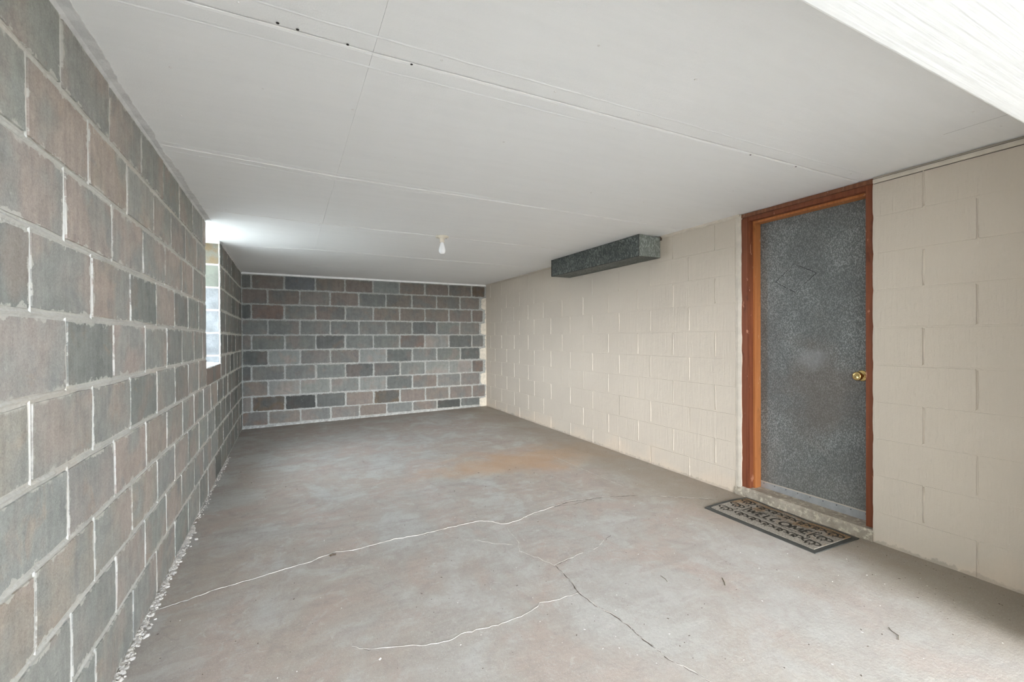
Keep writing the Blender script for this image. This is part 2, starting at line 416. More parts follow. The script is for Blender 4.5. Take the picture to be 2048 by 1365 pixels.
# ------------------------------------------------------------------ ceiling
bm = bmesh.new(); box(bm, (XL - .25, .25, ZC + .006), (XR + .25, YB + .2, ZC + .10))
ceiling = struct(obj('ceiling', bm, M_ceil), 'white painted panelled ceiling with thin seams', 'ceiling')
seam = [[.45, .45, .45], [1.425, 1.433, 1.405], [2.513, 2.600, 2.660], [3.63, 3.705, 3.775], [4.93, 4.80, 4.87], [5.84, 5.87, 6.20], [YB + .0, YB + .0, YB + .0]]
bays = [(XL, .240, 0, 1), (.240, XR, 1, 2)]
for r in range(6):
    cols = [(XL, .24), (.24, 2.567), (2.567, XR)] if r == 0 else [(XL, .24), (.24, XR)]
    def sy(k, x):
        a, b, c = seam[k]
        return a + (b - a) * (x - XL) / (.24 - XL) if x < .24 else b + (c - b) * (x - .24) / (XR - .24)
    for (x0, x1) in cols:
        gp = .0011; gx = .0004
        x0_ = x0 + (gx if x0 > XL else -.005); x1_ = x1 - (gx if x1 < XR else -.005)
        if x0 == XL and r in (3, 4): pass
        bm = bmesh.new()
        n = 8
        lo, hi = [], []
        dz = random.uniform(-.0003, .0003)
        for i in range(n + 1):
            x = x0_ + (x1_ - x0_) * i / n
            lo.append((x, sy(r, x) + gp * 1.2)); hi.append((x, sy(r + 1, x) - gp * 1.2))
        def V(x, y, z): return bm.verts.new((x, y, z))
        A = [V(x, y, ZC + dz + .003) for x, y in lo]; A2 = [V(x, y + .010, ZC + dz) for x, y in lo]
        B2 = [V(x, y - .010, ZC + dz) for x, y in hi]; B = [V(x, y, ZC + dz + .003) for x, y in hi]
        At = [V(x, y, ZC + .0065) for x, y in lo]; Bt = [V(x, y, ZC + .0065) for x, y in hi]
        for i in range(n):
            for P, Q in ((At, A), (A, A2), (A2, B2), (B2, B), (B, Bt)):
                bm.faces.new((P[i], P[i + 1], Q[i + 1], Q[i]))
        bm.faces.new([At[0], A[0], A2[0], B2[0], B[0], Bt[0]]); bm.faces.new([Bt[n], B[n], B2[n], A2[n], A[n], At[n]])
        bmesh.ops.recalc_face_normals(bm, faces=bm.faces)
        obj('ceiling_panel', bm, M_ceil, ceiling)
# soffit board inside the window recess
bm = bmesh.new(); box(bm, (XL - .20, 3.97, ZC + .001), (XL + .01, 4.77, ZC + .0065)); obj('recess_soffit', bm, M_ceil, ceiling)
# thin painted-over ridges beside some seams: filler beads
bm = bmesh.new()
def cz(x, y, d=.0016): return Vector((x, y, ZC - d))
for k, (xa, xb), wd in ((1, (-.5, 2.9), .007), (2, (-.5, 2.2), .007), (3, (-.5, 2.6), .010), (4, (-.3, 2.7), .010)):
    pts = []
    x = xa
    while x < xb:
        pts.append(cz(x, sy(k, x) + random.uniform(-.001, .001) - .004)); x += .06
    strip(bm, pts, [wd * random.uniform(.25, 1.0) for _ in pts], up_=(0, 0, -1), h=.0022)
o = obj('filler_bead', bm, M_white, ceiling)
# tape ridges parallel to seams
bm = bmesh.new()
for k, off_, xb in ((1, -.085, 2.9), (1, .075, 1.2), (2, -.05, 1.4), (2, .055, 1.2)):
    pts = [cz(x_ * .06 - .5, sy(k, x_ * .06 - .5) + off_ + random.uniform(-.002, .002)) for x_ in range(int((xb + .5) / .06))]
    strip(bm, pts, .010, up_=(0, 0, -1), h=.0016)
obj('tape_ridge', bm, M_ceil, ceiling)
# nail pops
bm = bmesh.new()
for r in range(5):
    for xx in (-.35, -.1, .2, .45, .85, 1.25, 1.65, 2.05, 2.4, 2.7):
        for fr in (.06, .33, .66, .94):
            if random.random() < .45: continue
            y = sy(r, xx) + (sy(r + 1, xx) - sy(r, xx)) * fr; x = xx + random.uniform(-.03, .03)
            M = Matrix.Translation((x, y, ZC - .001)) @ Matrix.Rotation(math.pi, 4, 'X')
            rr = random.uniform(.003, .0055)
            lathe(bm, [(rr, 0), (rr * .7, .0016), (0, .0022)], M, 8)
o = obj('nail_pop', bm, M_white, ceiling); o['kind'] = 'stuff'
bm = bmesh.new()
for x, y in ((-.02, 1.408), (.03, 1.412), (.165, 1.418), (2.35, 1.415), (2.0, 1.42), (.36, 1.43)):
    lathe(bm, [(.0045, 0), (.004, .001), (0, .0012)], Matrix.Translation((x, y, ZC - .0035)) @ Matrix.Rotation(math.pi, 4, 'X'), 8)
obj('nail_hole', bm, M_dark_mark_shade, ceiling)
# patch of filler and a short split near the entrance
bm = bmesh.new()
strip(bm, [cz(2.567, y * .01 + .60, .002) for y in range(0, 32)], .0016, up_=(0, 0, -1), h=0)
obj('split', bm, M_steel_dark, ceiling)
# ragged joint compound along the left wall
bm = bmesh.new()
prev = None; y = .47; wv = .034
while y < 3.96:
    wv = max(.020, min(.044, wv + random.uniform(-.0032, .0032)))
    a = bm.verts.new((XL, y, ZC - .012)); b = bm.verts.new((XL + .012, y, ZC - .0035)); c = bm.verts.new((XL + wv, y, ZC - .0030)); d = bm.verts.new((XL + wv + .0015, y, ZC + .001))
    if prev:
        for p_, q_ in zip(((a, b), (b, c), (c, d)), ((prev[0], prev[1]), (prev[1], prev[2]), (prev[2], prev[3]))):
            bm.faces.new((q_[0], p_[0], p_[1], q_[1]))
    prev = (a, b, c, d); y += random.uniform(.010, .02)
obj('joint_compound', bm, M_compound, ceiling)

# ------------------------------------------------------------------ masonry
def slab(bm, c, ax, n, w, h, proud, jit=.0022, rc=.006, depth=.02, seg=3):
    """irregular block face. c centre, ax horizontal dir, n outward normal; w,h size"""
    ax = Vector(ax); n = Vector(n); zz = Vector((0, 0, 1)); c = Vector(c)
    hw, hh = w / 2, h / 2; rc = min(rc, hw * .6, hh * .6)
    out = []
    cor = [(-hw, -hh), (hw, -hh), (hw, hh), (-hw, hh)]
    for k in range(4):
        p0 = cor[k]; p1 = cor[(k + 1) % 4]
        L = math.hypot(p1[0] - p0[0], p1[1] - p0[1]); d = ((p1[0] - p0[0]) / L, (p1[1] - p0[1]) / L); nn = (d[1], -d[0])
        sg = seg + (1 if L > .25 else 0)
        for i in range(sg + 1):
            t = rc + (L - 2 * rc) * i / sg
            j = random.uniform(-jit, jit * .6)
            out.append((p0[0] + d[0] * t + nn[0] * j, p0[1] + d[1] * t + nn[1] * j))
    uvl = bm.loops.layers.uv.verify()
    tilt = [random.uniform(-.0008, .0008) for _ in range(3)]
    F, S, B = [], [], []
    for a, b in out:
        pr = proud + tilt[0] + tilt[1] * a / hw + tilt[2] * b / hh
        F.append(bm.verts.new(c + ax * (a * (1 - .003 / hw)) + zz * (b * (1 - .003 / hh)) + n * pr))
        B.append(bm.verts.new(c + ax * a + zz * b - n * depth))
    uv = {}
    for v, (a, b) in zip(F, out): uv[v] = (a / w + .5, b / h + .5)
    for v, (a, b) in zip(B, out): uv[v] = (a / w + .5, b / h + .5)
    f = bm.faces.new(F)
    fs = [f]
    m_ = len(F)
    for i in range(m_):
        j = (i + 1) % m_
        fs.append(bm.faces.new((F[j], F[i], B[i], B[j])))
    bmesh.ops.recalc_face_normals(bm, faces=fs)
    if f.normal.dot(n) < 0:
        bmesh.ops.reverse_faces(bm, faces=fs)
    for q in fs:
        for l in q.loops: l[uvl].uv = uv[l.vert]
def block(parent, c, ax, n, w, h, proud, mat, col, name='block', **k):
    bm = bmesh.new(); slab(bm, (0, 0, 0), ax, n, w, h, proud, **k)
    me = bpy.data.meshes.new(name); bm.to_mesh(me); bm.free()
    me.uv_layers[0].name = 'face'
    o = finish(name, me, mat, parent, c)
    o.color = (*col, 1)
    return o
def jit(c, a=.05):
    k = 1 + random.uniform(-a, a)
    return tuple(x * k * (1 + random.uniform(-.02, .02)) for x in c)
# block colours (linear)
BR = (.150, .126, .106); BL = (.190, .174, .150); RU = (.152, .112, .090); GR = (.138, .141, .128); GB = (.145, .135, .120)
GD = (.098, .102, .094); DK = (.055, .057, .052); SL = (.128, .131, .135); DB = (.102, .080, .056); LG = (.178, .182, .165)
bed = [.6755 - .2032 * k + H0 for k in range(9)]
rowz = [(bed[0], ZC)] + [(bed[k], bed[k - 1]) for k in range(1, 9)] + [(None, bed[8])]

# back wall -----------------------------------------------------------------
bm = bmesh.new(); box(bm, (XL - .2, YB, -.15), (XR + .2, YB + .2, ZC + .05))
wall_back = struct(obj('wall_back', bm, M_mort_b), 'far wall of bare grey and brown concrete blocks with thick grey joints', 'wall')
ev = [-.429] + [-.040 + .386 * i for i in range(8)]    # head joints of rows 0,2,4 ...
od = [-.2387 + .386 * i for i in range(8)]             # rows 1,3,5 ...
backcol = [
 [GB, BR, SL, BR, BR, LG, BR, BR, BR, DB],
 [BR, BR, GB, BR, GR, BR, BR, BR, BR],
 [GD, RU, GB, BR, GB, BR, BR, BR, BR, BR],
 [GR, GR, GR, GR, GR, GB, GD, GR, GB],
 [GB, GR, GR, GD, GR, GR, RU, BL, GD, GB],
 [GD, LG, GB, GB, LG, GD, GR, GR, GD],
 [GD, GB, GR, GR, GD, GD, GR, LG, LG, RU],
 [BR, BL, LG, GR, LG, GD, BR, GB, GB],
 [GB, DB, DK, GD, BR, DB, BR, BR, BR, BR],
 [RU, BR, GB, GB, BR, GR, BR, DK, GD]]
for r in range(10):
    hj = list(ev if r % 2 == 0 else od)
    xs = [XL + .004] + hj + [XR - (.030 if r % 2 == 0 else .105)]
    if r % 2 == 0: xs[-1] = 2.895 if r in (0, 8) else 2.862
    else: xs[-1] = 2.80
    for i in range(len(xs) - 1):
        x0, x1 = xs[i], xs[i + 1]
        z0, z1 = rowz[r]
        if z0 is None: z0 = fz((x0 + x1) / 2, YB) + .022
        g_ = .012 * random.uniform(.7, 1.35); gv = .011 * random.uniform(.8, 1.4)
        w_ = x1 - x0 - g_; h_ = z1 - z0 - gv
        if r == 0: h_ -= .022; z1 -= .022
        c = ((x0 + x1) / 2 + random.uniform(-.002, .002), YB, (z0 + z1) / 2 + random.uniform(-.002, .002))
        col = backcol[r][min(i, len(backcol[r]) - 1)]
        if r == 9: c = (c[0], c[1], c[2] + .004)
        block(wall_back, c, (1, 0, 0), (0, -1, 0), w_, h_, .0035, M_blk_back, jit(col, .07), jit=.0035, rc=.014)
# cream paint that strayed onto the back wall at the corner
M_patch = plain('old_cream_paint', (.50, .455, .375), .7, .003, 120, .12)
def cream_patch(parent, pts, n=.006):
    bm = bmesh.new()
    F = [bm.verts.new((x, YB - n, z)) for x, z in pts]; B = [bm.verts.new((x, YB + .002, z)) for x, z in pts]
    bm.faces.new(F)
    for i in range(len(F)):
        j = (i + 1) % len(F); bm.faces.new((F[j], F[i], B[i], B[j]))
    bmesh.ops.recalc_face_normals(bm, faces=bm.faces)
    obj('paint_patch', bm, M_patch, parent)
for r in (1, 3, 5, 7, 9):
    z0, z1 = rowz[r]
    if z0 is None: z0 = fz(XR, YB)
    lx = {1: 2.83, 3: 2.82, 5: 2.80, 7: 2.815, 9: 2.795}[r]
    rx = XR + .0
    P = []
    top = z1 - .02; bot = z0 + .012 if r != 9 else z0
    n = 9
    for i in range(n + 1): P.append((lx + random.uniform(-.008, .008) + (.02 if i in (0, n) else 0), top + (bot - top) * i / n))
    P += [(rx - .03, bot - .012), (rx, bot - .012), (rx, top + .012), (rx - .03, top + .01)]
    cream_patch(wall_back, P)
P = []
z = rowz[1][1] - .05
while z > fz(XR, YB):
    P.append((2.898 + random.uniform(-.011, .011), z)); z -= .022
P += [(XR, fz(XR, YB)), (XR, rowz[1][1] - .05)]
cream_patch(wall_back, P, .0048)
bm = bmesh.new()   # pale crumbling mortar fillet at the foot of the back wall
prev = None; x = XL
while x < XR - .12:
    hgt = random.uniform(.008, .032) if x < 2.2 else random.uniform(.004, .012); f0 = fz(x, YB)
    row = [bm.verts.new((x, YB - random.uniform(.010, .022), f0 - .002)), bm.verts.new((x, YB - .008, f0 + hgt * .7)), bm.verts.new((x, YB + .002, f0 + hgt))]
    if prev:
        for a in range(2): bm.faces.new((prev[a], row[a], row[a + 1], prev[a + 1]))
    prev = row; x += .016
obj('mortar_fillet', bm, plain('pale_efflorescence', (.33, .33, .31), .95, .004, 90, .25), wall_back)

# left wall -------------------------------------------------------------------
WY0, WY1, WZ = 3.97, 4.765, H0 - .345
bm = bmesh.new()
T = .20
box(bm, (XL - T, .10, -.15), (XL, WY0, ZC + .05))
box(bm, (XL - T, WY1, -.15), (XL, YB + .2, ZC + .05))
box(bm, (XL - T, WY0, -.15), (XL, WY1, WZ))
wall_left = struct(obj('wall_left', bm, M_mort_l), 'left wall of bare pinkish grey concrete blocks with a window gap', 'wall')
PK = (.380, .335, .292); PG = (.358, .333, .298); GY = (.322, .325, .297); GDL = (.245, .250, .230); TN = (.378, .324, .270); GP = (.340, .327, .294)
LE = [1.444 + .3665 * i for i in range(-4, 16)]; LO = [1.628 + .3665 * i for i in range(-5, 16)]
LJ = {0: [1.618, 1.982, 2.351, 2.717, 3.084, 3.472], 1: [1.436, 1.8, 2.166, 2.535, 2.88, 3.243, 3.616], 2: [1.629, 1.998, 2.366, 2.741, 3.136, 3.471],
 3: [1.447, 1.811, 2.189, 2.57, 2.936, 3.299, 3.656], 4: [1.633, 2.0, 2.39, 2.766, 3.12, 3.484, 3.812], 5: [1.44, 1.816, 2.182, 2.575, 2.935, 3.288, 3.651],
 6: [1.634, 2.001, 2.388, 2.747, 3.123, 3.471, 3.823, 4.164], 7: [1.453, 1.816, 2.19, 2.563, 2.915, 3.271, 3.632], 8: [1.65, 2.008, 2.36, 2.727, 3.077, 3.454, 3.803, 4.167],
 9: [1.45, 1.816, 2.185, 2.539, 2.9, 3.256, 3.64, 4.003]}
LC = {0: [GY, GY, PK, GP, GY, GP, GY, PK], 1: [GY, PK, TN, PK, GY, GP, PK, GY], 2: [PK, PK, PK, GP, PK, PK, GP, PK], 3: [GDL, GY, TN, GDL, PG, GDL, GY, GY],
 4: [PG, GDL, PK, GP, GDL, GY, GY, GY], 5: [PG, PG, GY, GDL, GP, GDL, GY, PK], 6: [GY, GP, PK, PK, PG, GP, GY, GP], 7: [TN, PK, PG, PK, GP, PG, GP, GY],
 8: [GY, GP, PG, GY, PK, GP, GY, GY], 9: [GY, GY, GY, GY, GP, GY, GP, GY]}
beads = bmesh.new()
for r in range(10):
    J = list(LJ[r]); d = .366
    while J[0] > .5: J.insert(0, J[0] - d)
    first = J.index(LJ[r][0])
    while J[-1] < YB - .1: J.append(J[-1] + d)
    J[-1] = YB - .004
    if r % 2 == 0 and J[-1] - J[-2] < .05: J.pop(-2)
    z0, z1 = rowz[r]
    if z0 is None: z0 = H0 - 1.160
    for i in range(len(J) - 1):
        y0, y1 = J[i], J[i + 1]
        if r <= 5:                       # window opening
            if y0 >= WY0 - .05 and y1 <= WY1 + .05 and y0 < WY1 - .05: continue
            if y0 < WY0 < y1: y1 = WY0
            if y0 < WY1 < y1 and y1 > WY1 + .04: y0 = WY1
            if y0 >= WY0 and y0 < WY1 - .001: continue
        if y1 - y0 < .03: continue
        fi = i - first + 1
        cl = LC[r]; base = cl[fi] if 0 <= fi < len(cl) else random.choice([GY, GP, PG, GDL, PK, GY])
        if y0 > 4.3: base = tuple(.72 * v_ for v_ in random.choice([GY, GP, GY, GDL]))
        gh = .0105 * random.uniform(.7, 1.3); gv = .015 * random.uniform(.8, 1.25)
        zz0, zz1 = z0, z1
        if r == 0: zz1 -= .004
        c = (XL, (y0 + y1) / 2, (zz0 + zz1) / 2 + random.uniform(-.0015, .0015))
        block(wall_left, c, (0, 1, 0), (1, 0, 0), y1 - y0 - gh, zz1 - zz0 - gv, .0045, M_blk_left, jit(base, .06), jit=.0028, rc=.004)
        if abs(y0 - WY1) > .01 and random.random() < .8:   # struck bead in the head joint
            yb_ = y0 + random.uniform(-.001, .001)
            strip(beads, [Vector((XL + .0005, yb_, zz0)), Vector((XL + .0005, yb_ + random.uniform(-.001, .001), (zz0 + zz1) / 2)), Vector((XL + .0005, yb_, zz1))], .0065, up_=(1, 0, 0), h=.0035)
for r in range(1, 10):                      # long bed beads
    z = bed[r - 1]; pts = []; y = .3
    while y < YB:
        if r <= 6 and WY0 - .02 < y < WY1 + .02 and r < 6:
            if len(pts) > 1: strip(beads, pts, .012, up_=(1, 0, 0), h=.0042)
            pts = []; y += .05; continue
        pts.append(Vector((XL + .0004, y, z + random.uniform(-.0013, .0013)))); y += .05
    strip(beads, pts, [.012 * random.uniform(.7, 1.2) for _ in pts], up_=(1, 0, 0), h=.0042)
obj('mortar_bead', beads, M_mort_l, wall_left)
# sill block and mortar capping under the window
block(wall_left, (XL, (WY0 + WY1) / 2 + .0, WZ + .070), (0, 1, 0), (1, 0, 0), WY1 - WY0 - .012, .135, .004, M_blk_left, (.26, .20, .17), name='sill_block', jit=.003, rc=.003)
bm = bmesh.new(); box(bm, (XL - T + .01, WY0 + .002, WZ), (XL - .001, WY1 - .002, WZ + .135)); obj('sill_core', bm, M_mort_l, wall_left)
bm = bmesh.new(); prev = None
n = 26
for i in range(n + 1):
    y = WY0 + .002 + (WY1 - WY0 - .004) * i / n
    row = [bm.verts.new((XL - .001 - random.uniform(0, .004), y, WZ + .136 + random.uniform(0, .004)))]
    for k in range(1, 5):
        row.append(bm.verts.new((XL - .04 * k - .02, y, WZ + .143 + .012 * k / 4 + random.uniform(0, .006))))
    if prev:
        for a in range(4): bm.faces.new((prev[a], row[a], row[a + 1], prev[a + 1]))
    prev = row
obj('sill_capping', bm, plain('white_sill_mortar', (.40, .40, .39), .9, .004, 60, .1), wall_left)
# white-painted jamb blocks, both reveals
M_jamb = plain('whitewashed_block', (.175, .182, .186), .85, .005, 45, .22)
s = NT('raw_jamb_block'); v = s.noise(14, 4, .7)
M_jamb_raw = s.done(s.mix(s.ramp(v, .35, .65), (.17, .130, .080), (.16, .155, .130)), s.bump(s.noise(120, 3, .7), .003), .9)
M_jamb_green = plain('greenish_shaded_jamb_block', (.135, .142, .118), .85, .003, 30, .18)
for yy, nn in ((WY1, -1), (WY0, 1)):
    for k in range(0, 6):
        z0, z1 = rowz[k]
        if k == 5: z0 = WZ + .14
        mt = M_jamb_raw if k == 0 else (M_jamb_green if k == 1 else M_jamb)  # top rows raw and tinted, the dimmer daylight there put into their colour
        bm = bmesh.new(); slab(bm, (0, 0, 0), (1, 0, 0), (0, nn, 0), T - .012, z1 - z0 - .010, .004, jit=.002, rc=.004)
        me = bpy.data.meshes.new('jamb_block'); bm.to_mesh(me); bm.free(); me.uv_layers[0].name = 'face'
        finish('jamb_block', me, mt, wall_left, (XL - T / 2 - .002, yy, (z0 + z1) / 2))
# crumbs of mortar at the foot of the left wall
bm = bmesh.new()
y = .6
while y < 5.2:
    dens = 1 if y < 3.4 else .35
    if random.random() < dens:
        for _ in range(2):
            r_ = random.uniform(.003, .0095) * (1 if y < 3.3 else .6)
            c = Vector((XL + abs(random.gauss(0, .014)) + .001, y + random.uniform(-.01, .01), 0)); c.z = fz(c.x, c.y) + r_ * .25
            M = Matrix.Translation(c) @ Matrix.Rotation(random.uniform(0, 3), 4, 'Z') @ Matrix.Rotation(random.uniform(0, 3), 4, 'X') @ Matrix.Diagonal((r_ * random.uniform(.7, 1.6), r_, r_ * random.uniform(.5, 1), 1))
            bmesh.ops.create_icosphere(bm, subdivisions=1, radius=1, matrix=M)
    y += .0045
for v in bm.verts: v.co += Vector((random.uniform(-.0012, .0012),) * 3)
o = obj('mortar_crumbs', bm, plain('crumbled_mortar', (.50, .47, .43), .95, .002, 90, .2), wall_left); o['kind'] = 'stuff'

# window_1: plain aluminium slider set at the outer face of the recess -----------
win = empty('window_1', (XL - T + .02, WY0, WZ + .15)); struct(win, 'narrow window at the outer side of the block recess', 'window')
def wbox(name, a, b, mt):
    bm = bmesh.new(); box(bm, a, b, .002); o = obj(name, bm, mt); o.parent = win; o.matrix_parent_inverse = Matrix.Translation(-Vector(win.location)); return o
wx = XL - T + .005
zt = ZC - .002; zb = WZ + .155
wbox('frame_rail', (wx, WY0 + .006, zt - .03), (wx + .035, WY1 - .006, zt), M_alu)
wbox('frame_rail', (wx, WY0 + .006, zb), (wx + .035, WY1 - .006, zb + .03), M_alu)
wbox('frame_stile', (wx, WY0 + .006, zb + .03), (wx + .035, WY0 + .036, zt - .03), M_alu)
wbox('frame_stile', (wx, WY1 - .036, zb + .03), (wx + .035, WY1 - .006, zt - .03), M_alu)
s = NT('thin_clear_glass')
tr = s.n.new('ShaderNodeBsdfTransparent'); gl = s.n.new('ShaderNodeBsdfGlossy'); gl.inputs['Roughness'].default_value = .02
mx = s.n.new('ShaderNodeMixShader'); mx.inputs[0].default_value = .05
tr.inputs[0].default_value = (.95, .97, .96, 1)
s.l.new(tr.outputs[0], mx.inputs[1]); s.l.new(gl.outputs[0], mx.inputs[2])
s.l.new(mx.outputs[0], s.n['Material Output'].inputs[0])
wbox('pane', (wx + .014, WY0 + .034, zb + .028), (wx + .018, WY1 - .034, zt - .028), s.m)

# right wall --------------------------------------------------------------------
DY0, DY1 = 1.331, 2.150          # door opening in the wall
M_bead = M_cream
bm = bmesh.new(); T2 = .20
box(bm, (XR, .30, -.15), (XR + T2, DY0, ZC + .05)); box(bm, (XR, DY1 + .0, -.15), (XR + T2, YB + .2, ZC + .05))
box(bm, (XR, DY0, -.15), (XR + T2, DY1, H0 - 1.16))
wall_right = struct(obj('wall_right', bm, M_cream), 'right wall of cream-painted concrete blocks around the door', 'wall')
rbed = [.8636 - .2032 * k + H0 for k in range(10)]   # bed joints downwards
ridge = bmesh.new()
def rblock(y0, y1, z0, z1, edge=0):
    gh = .0035; gv = .0036
    c = (XR, (y0 + y1) / 2, (z0 + z1) / 2)
    block(wall_right, c, (0, 1, 0), (-1, 0, 0), y1 - y0 - gh, z1 - z0 - gv, .0028, M_cream, (1, 1, 1), jit=.0009, rc=.003, seg=2)
def vridge(y, z0, z1, wd=.011, h=.0044):
    n = 5; pts = []
    for i in range(n + 1): pts.append(Vector((XR - .0012, y + random.uniform(-.0015, .0015), z0 + .010 + (z1 - z0 - .02) * i / n)))
    ws = [wd * random.uniform(.7, 1.2) for _ in pts]; ws[0] *= .4; ws[-1] *= .5
    strip(ridge, pts, ws, up_=(-1, 0, 0), h=h)
for r in range(10):
    z1 = rbed[r]; z0 = rbed[r + 1] if r < 9 else None
    even = (r % 2 == 0)
    base = [2.36 + .4255 * i for i in range(12)] if even else [2.61 + .4255 * i for i in range(11)]
    if even: base = [2.36, 2.778, 3.205, 3.637, 4.072, 4.493, 4.926, 5.335, 5.757, 6.178, 6.590]
    else: base = [2.61, 3.044, 3.47, 3.901, 4.325, 4.750, 5.168, 5.593, 6.0, 6.42]
    near = [.27, .69, 1.11] if even else [.06, .484, .909]
    ys = [DY1 + .036] + [b for b in base if b > DY1 + .08] + [YB]
    yn = [b for b in near] + [DY0]
    def zb_(ya, yb): return z0 if z0 is not None else min(fz(XR, ya), fz(XR, yb)) - .003
    for a, b in list(zip(ys, ys[1:])) + list(zip(yn, yn[1:])):
        if b < .32: continue
        if r == 0 and False: pass
        rblock(a, b, zb_(a, b), z1)
    for y in ys[1:-1] + yn[:-1]:
        if y < .4: continue
        if y > 5.9 and random.random() < .5: continue
        if y > DY1 and (random.random() < (.85 if y < 4.4 else .6)): vridge(y, z0 or fz(XR, y), z1, .011 if y < 4.4 else .009)
        elif y < DY0 and even and abs(y - near[-1]) < .01: vridge(y, z0 or fz(XR, y), z1, random.uniform(.012, .019), .0050)
        elif y < DY0 and abs(y - near[-1]) < .01: vridge(y, z0 or fz(XR, y), z1, .005, .0012)
# sliver course up to the ceiling
for a, b in ((DY1 + .036, 3.0), (3.0, 4.5), (4.5, YB), (.32, DY0)):
    rblock(a, b, rbed[0], ZC)
obj('mortar_ridge', ridge, M_bead, wall_right)
# plastered arris beside the door: raised cream strip with ragged outer edge
def arris(y0, y1, z0, z1, ragged):
    bm = bmesh.new(); prev = None; n = 46
    for i in range(n + 1):
        z = z0 + (z1 - z0) * i / n
        e = y0 + (random.uniform(-.0035, .0035) if ragged else 0)
        row = [bm.verts.new((XR + .02, e, z)), bm.verts.new((XR - .004, e, z)), bm.verts.new((XR - .0052, (y0 + y1) / 2, z)), bm.verts.new((XR - .002, y1 + random.uniform(-.001, .001), z)), bm.verts.new((XR + .004, y1 + .001, z))]
        if prev:
            for a in range(4): bm.faces.new((prev[a], row[a], row[a + 1], prev[a + 1]))
        prev = row
    bmesh.ops.recalc_face_normals(bm, faces=bm.faces)
    return obj('plastered_arris', bm, M_creamtrim, wall_right)
arris(DY1 - .006, DY1 + .038, H0 - 1.135, ZC - .004, True)
# right-hand edge of the opening: painted block ends, lumpy
bm = bmesh.new(); prev = None; n = 80
for i in range(n + 1):
    z = H0 - 1.153 + (ZC - .02 - H0 + 1.153) * i / n
    ph = ((z - rbed[0]) / .2032) % 1
    d = .0045 * abs(2 * ph - 1) ** 6 + random.uniform(0, .0012)
    row = [bm.verts.new((XR + .03, DY0 - .002 + d, z)), bm.verts.new((XR - .002, DY0 + .003 - d, z)), bm.verts.new((XR - .0028, DY0 - .010, z)), bm.verts.new((XR, DY0 - .022, z))]
    if prev:
        for a in range(3): bm.faces.new((prev[a], row[a], row[a + 1], prev[a + 1]))
    prev = row
bmesh.ops.recalc_face_normals(bm, faces=bm.faces)
obj('painted_block_edge', bm, M_cream, wall_right)

# front wall: header over the opening and the pier on its right -------------------
YFo = .13
bm = bmesh.new()
box(bm, (XL - T, YFo, H0 + .56), (XR + T2, YF, ZC + .10), .004)
wall_front = struct(obj('wall_front', bm, M_beam), 'bright white brushed paint header over the garage opening', 'wall')
bm = bmesh.new(); box(bm, (2.42, YFo, -.15), (XR + T2, YF - .002, H0 + .559), .004); obj('pier', bm, M_cream, wall_front)

# unseen stand-in masses and ground outside, added to shape the daylight -------------------
M_out = plain('stand_in_siding', (.55, .53, .48), .8, .003, 20)
bm = bmesh.new(); box(bm, (XL - T - .02, .24, ZC + .10), (XR + 3.0, YB + 2.0, ZC + 2.2)); box(bm, (XL - T - .45, -.05, ZC + 2.2), (XR + 3.2, YB + 2.2, ZC + 2.4))
struct(obj('stand_in_upper_storey', bm, M_out), 'unseen stand-in for the upper storey and eaves, shading the ground outside', 'stand_in_mass')  # unseen mass above the garage, sized to shade the ground
s = NT('driveway_and_lawn')
p = s.sep(); drive = s.ramp(p[1], 1.2, 1.25)
n1 = s.noise(3, 4, .6)
c1 = s.mix(n1, (.31, .30, .285), (.38, .37, .35))
M_drive = s.done(c1, None, .9)
s = NT('pale_bounce_ground'); M_bounce_ground = s.done(s.mix(s.noise(5, 4), (.38, .37, .35), (.50, .49, .46)), None, .95)
bm = bmesh.new(); box(bm, (-14, -22, -.30), (16, .05, -.03)); struct(obj('driveway', bm, M_drive), 'pale concrete driveway outside the opening', 'ground')
bm = bmesh.new(); box(bm, (-24, .05, -.4), (XL - T - .05, 24, .02)); struct(obj('bounce_ground_strip', bm, M_bounce_ground), 'unseen pale ground outside the left wall, bouncing light to the window', 'ground')  # unseen, made pale to bounce white light in through the window
bm = bmesh.new(); box(bm, (-7.5, .6, -.3), (-6.3, 20, 1.45)); struct(obj('low_sky_blocker', bm, plain('blocker_green', (.09, .10, .07), .95)), 'unseen dark mass added beyond the pale ground to block low sky', 'low_sky_blocker')  # unseen, added to cut the low sky seen from the window
bm = bmesh.new(); box(bm, (-2.6, -3.6, ZC + .45), (6, .13, ZC + .65)); struct(obj('sky_blocker_deck', bm, M_out), 'unseen deck slab added over the entrance to block high sky', 'sky_blocker')  # unseen slab added to keep high sky off the near floor
bm = bmesh.new(); box(bm, (-8, -9, -.3), (-2.0, -.4, 6.0)); struct(obj('left_sky_blocker', bm, M_out), 'unseen mass added left of the driveway to block sky', 'stand_in_mass')  # unseen mass added to narrow the sky seen by the opening
bm = bmesh.new(); box(bm, (3.3, -8, -.3), (8, -.2, 5.0)); struct(obj('right_light_bouncer', bm, plain('white_bounce_siding', (.78, .77, .74), .8)), 'unseen white mass added right of the driveway to bounce light', 'stand_in_mass')  # unseen mass added to reflect light onto left wall and ceiling

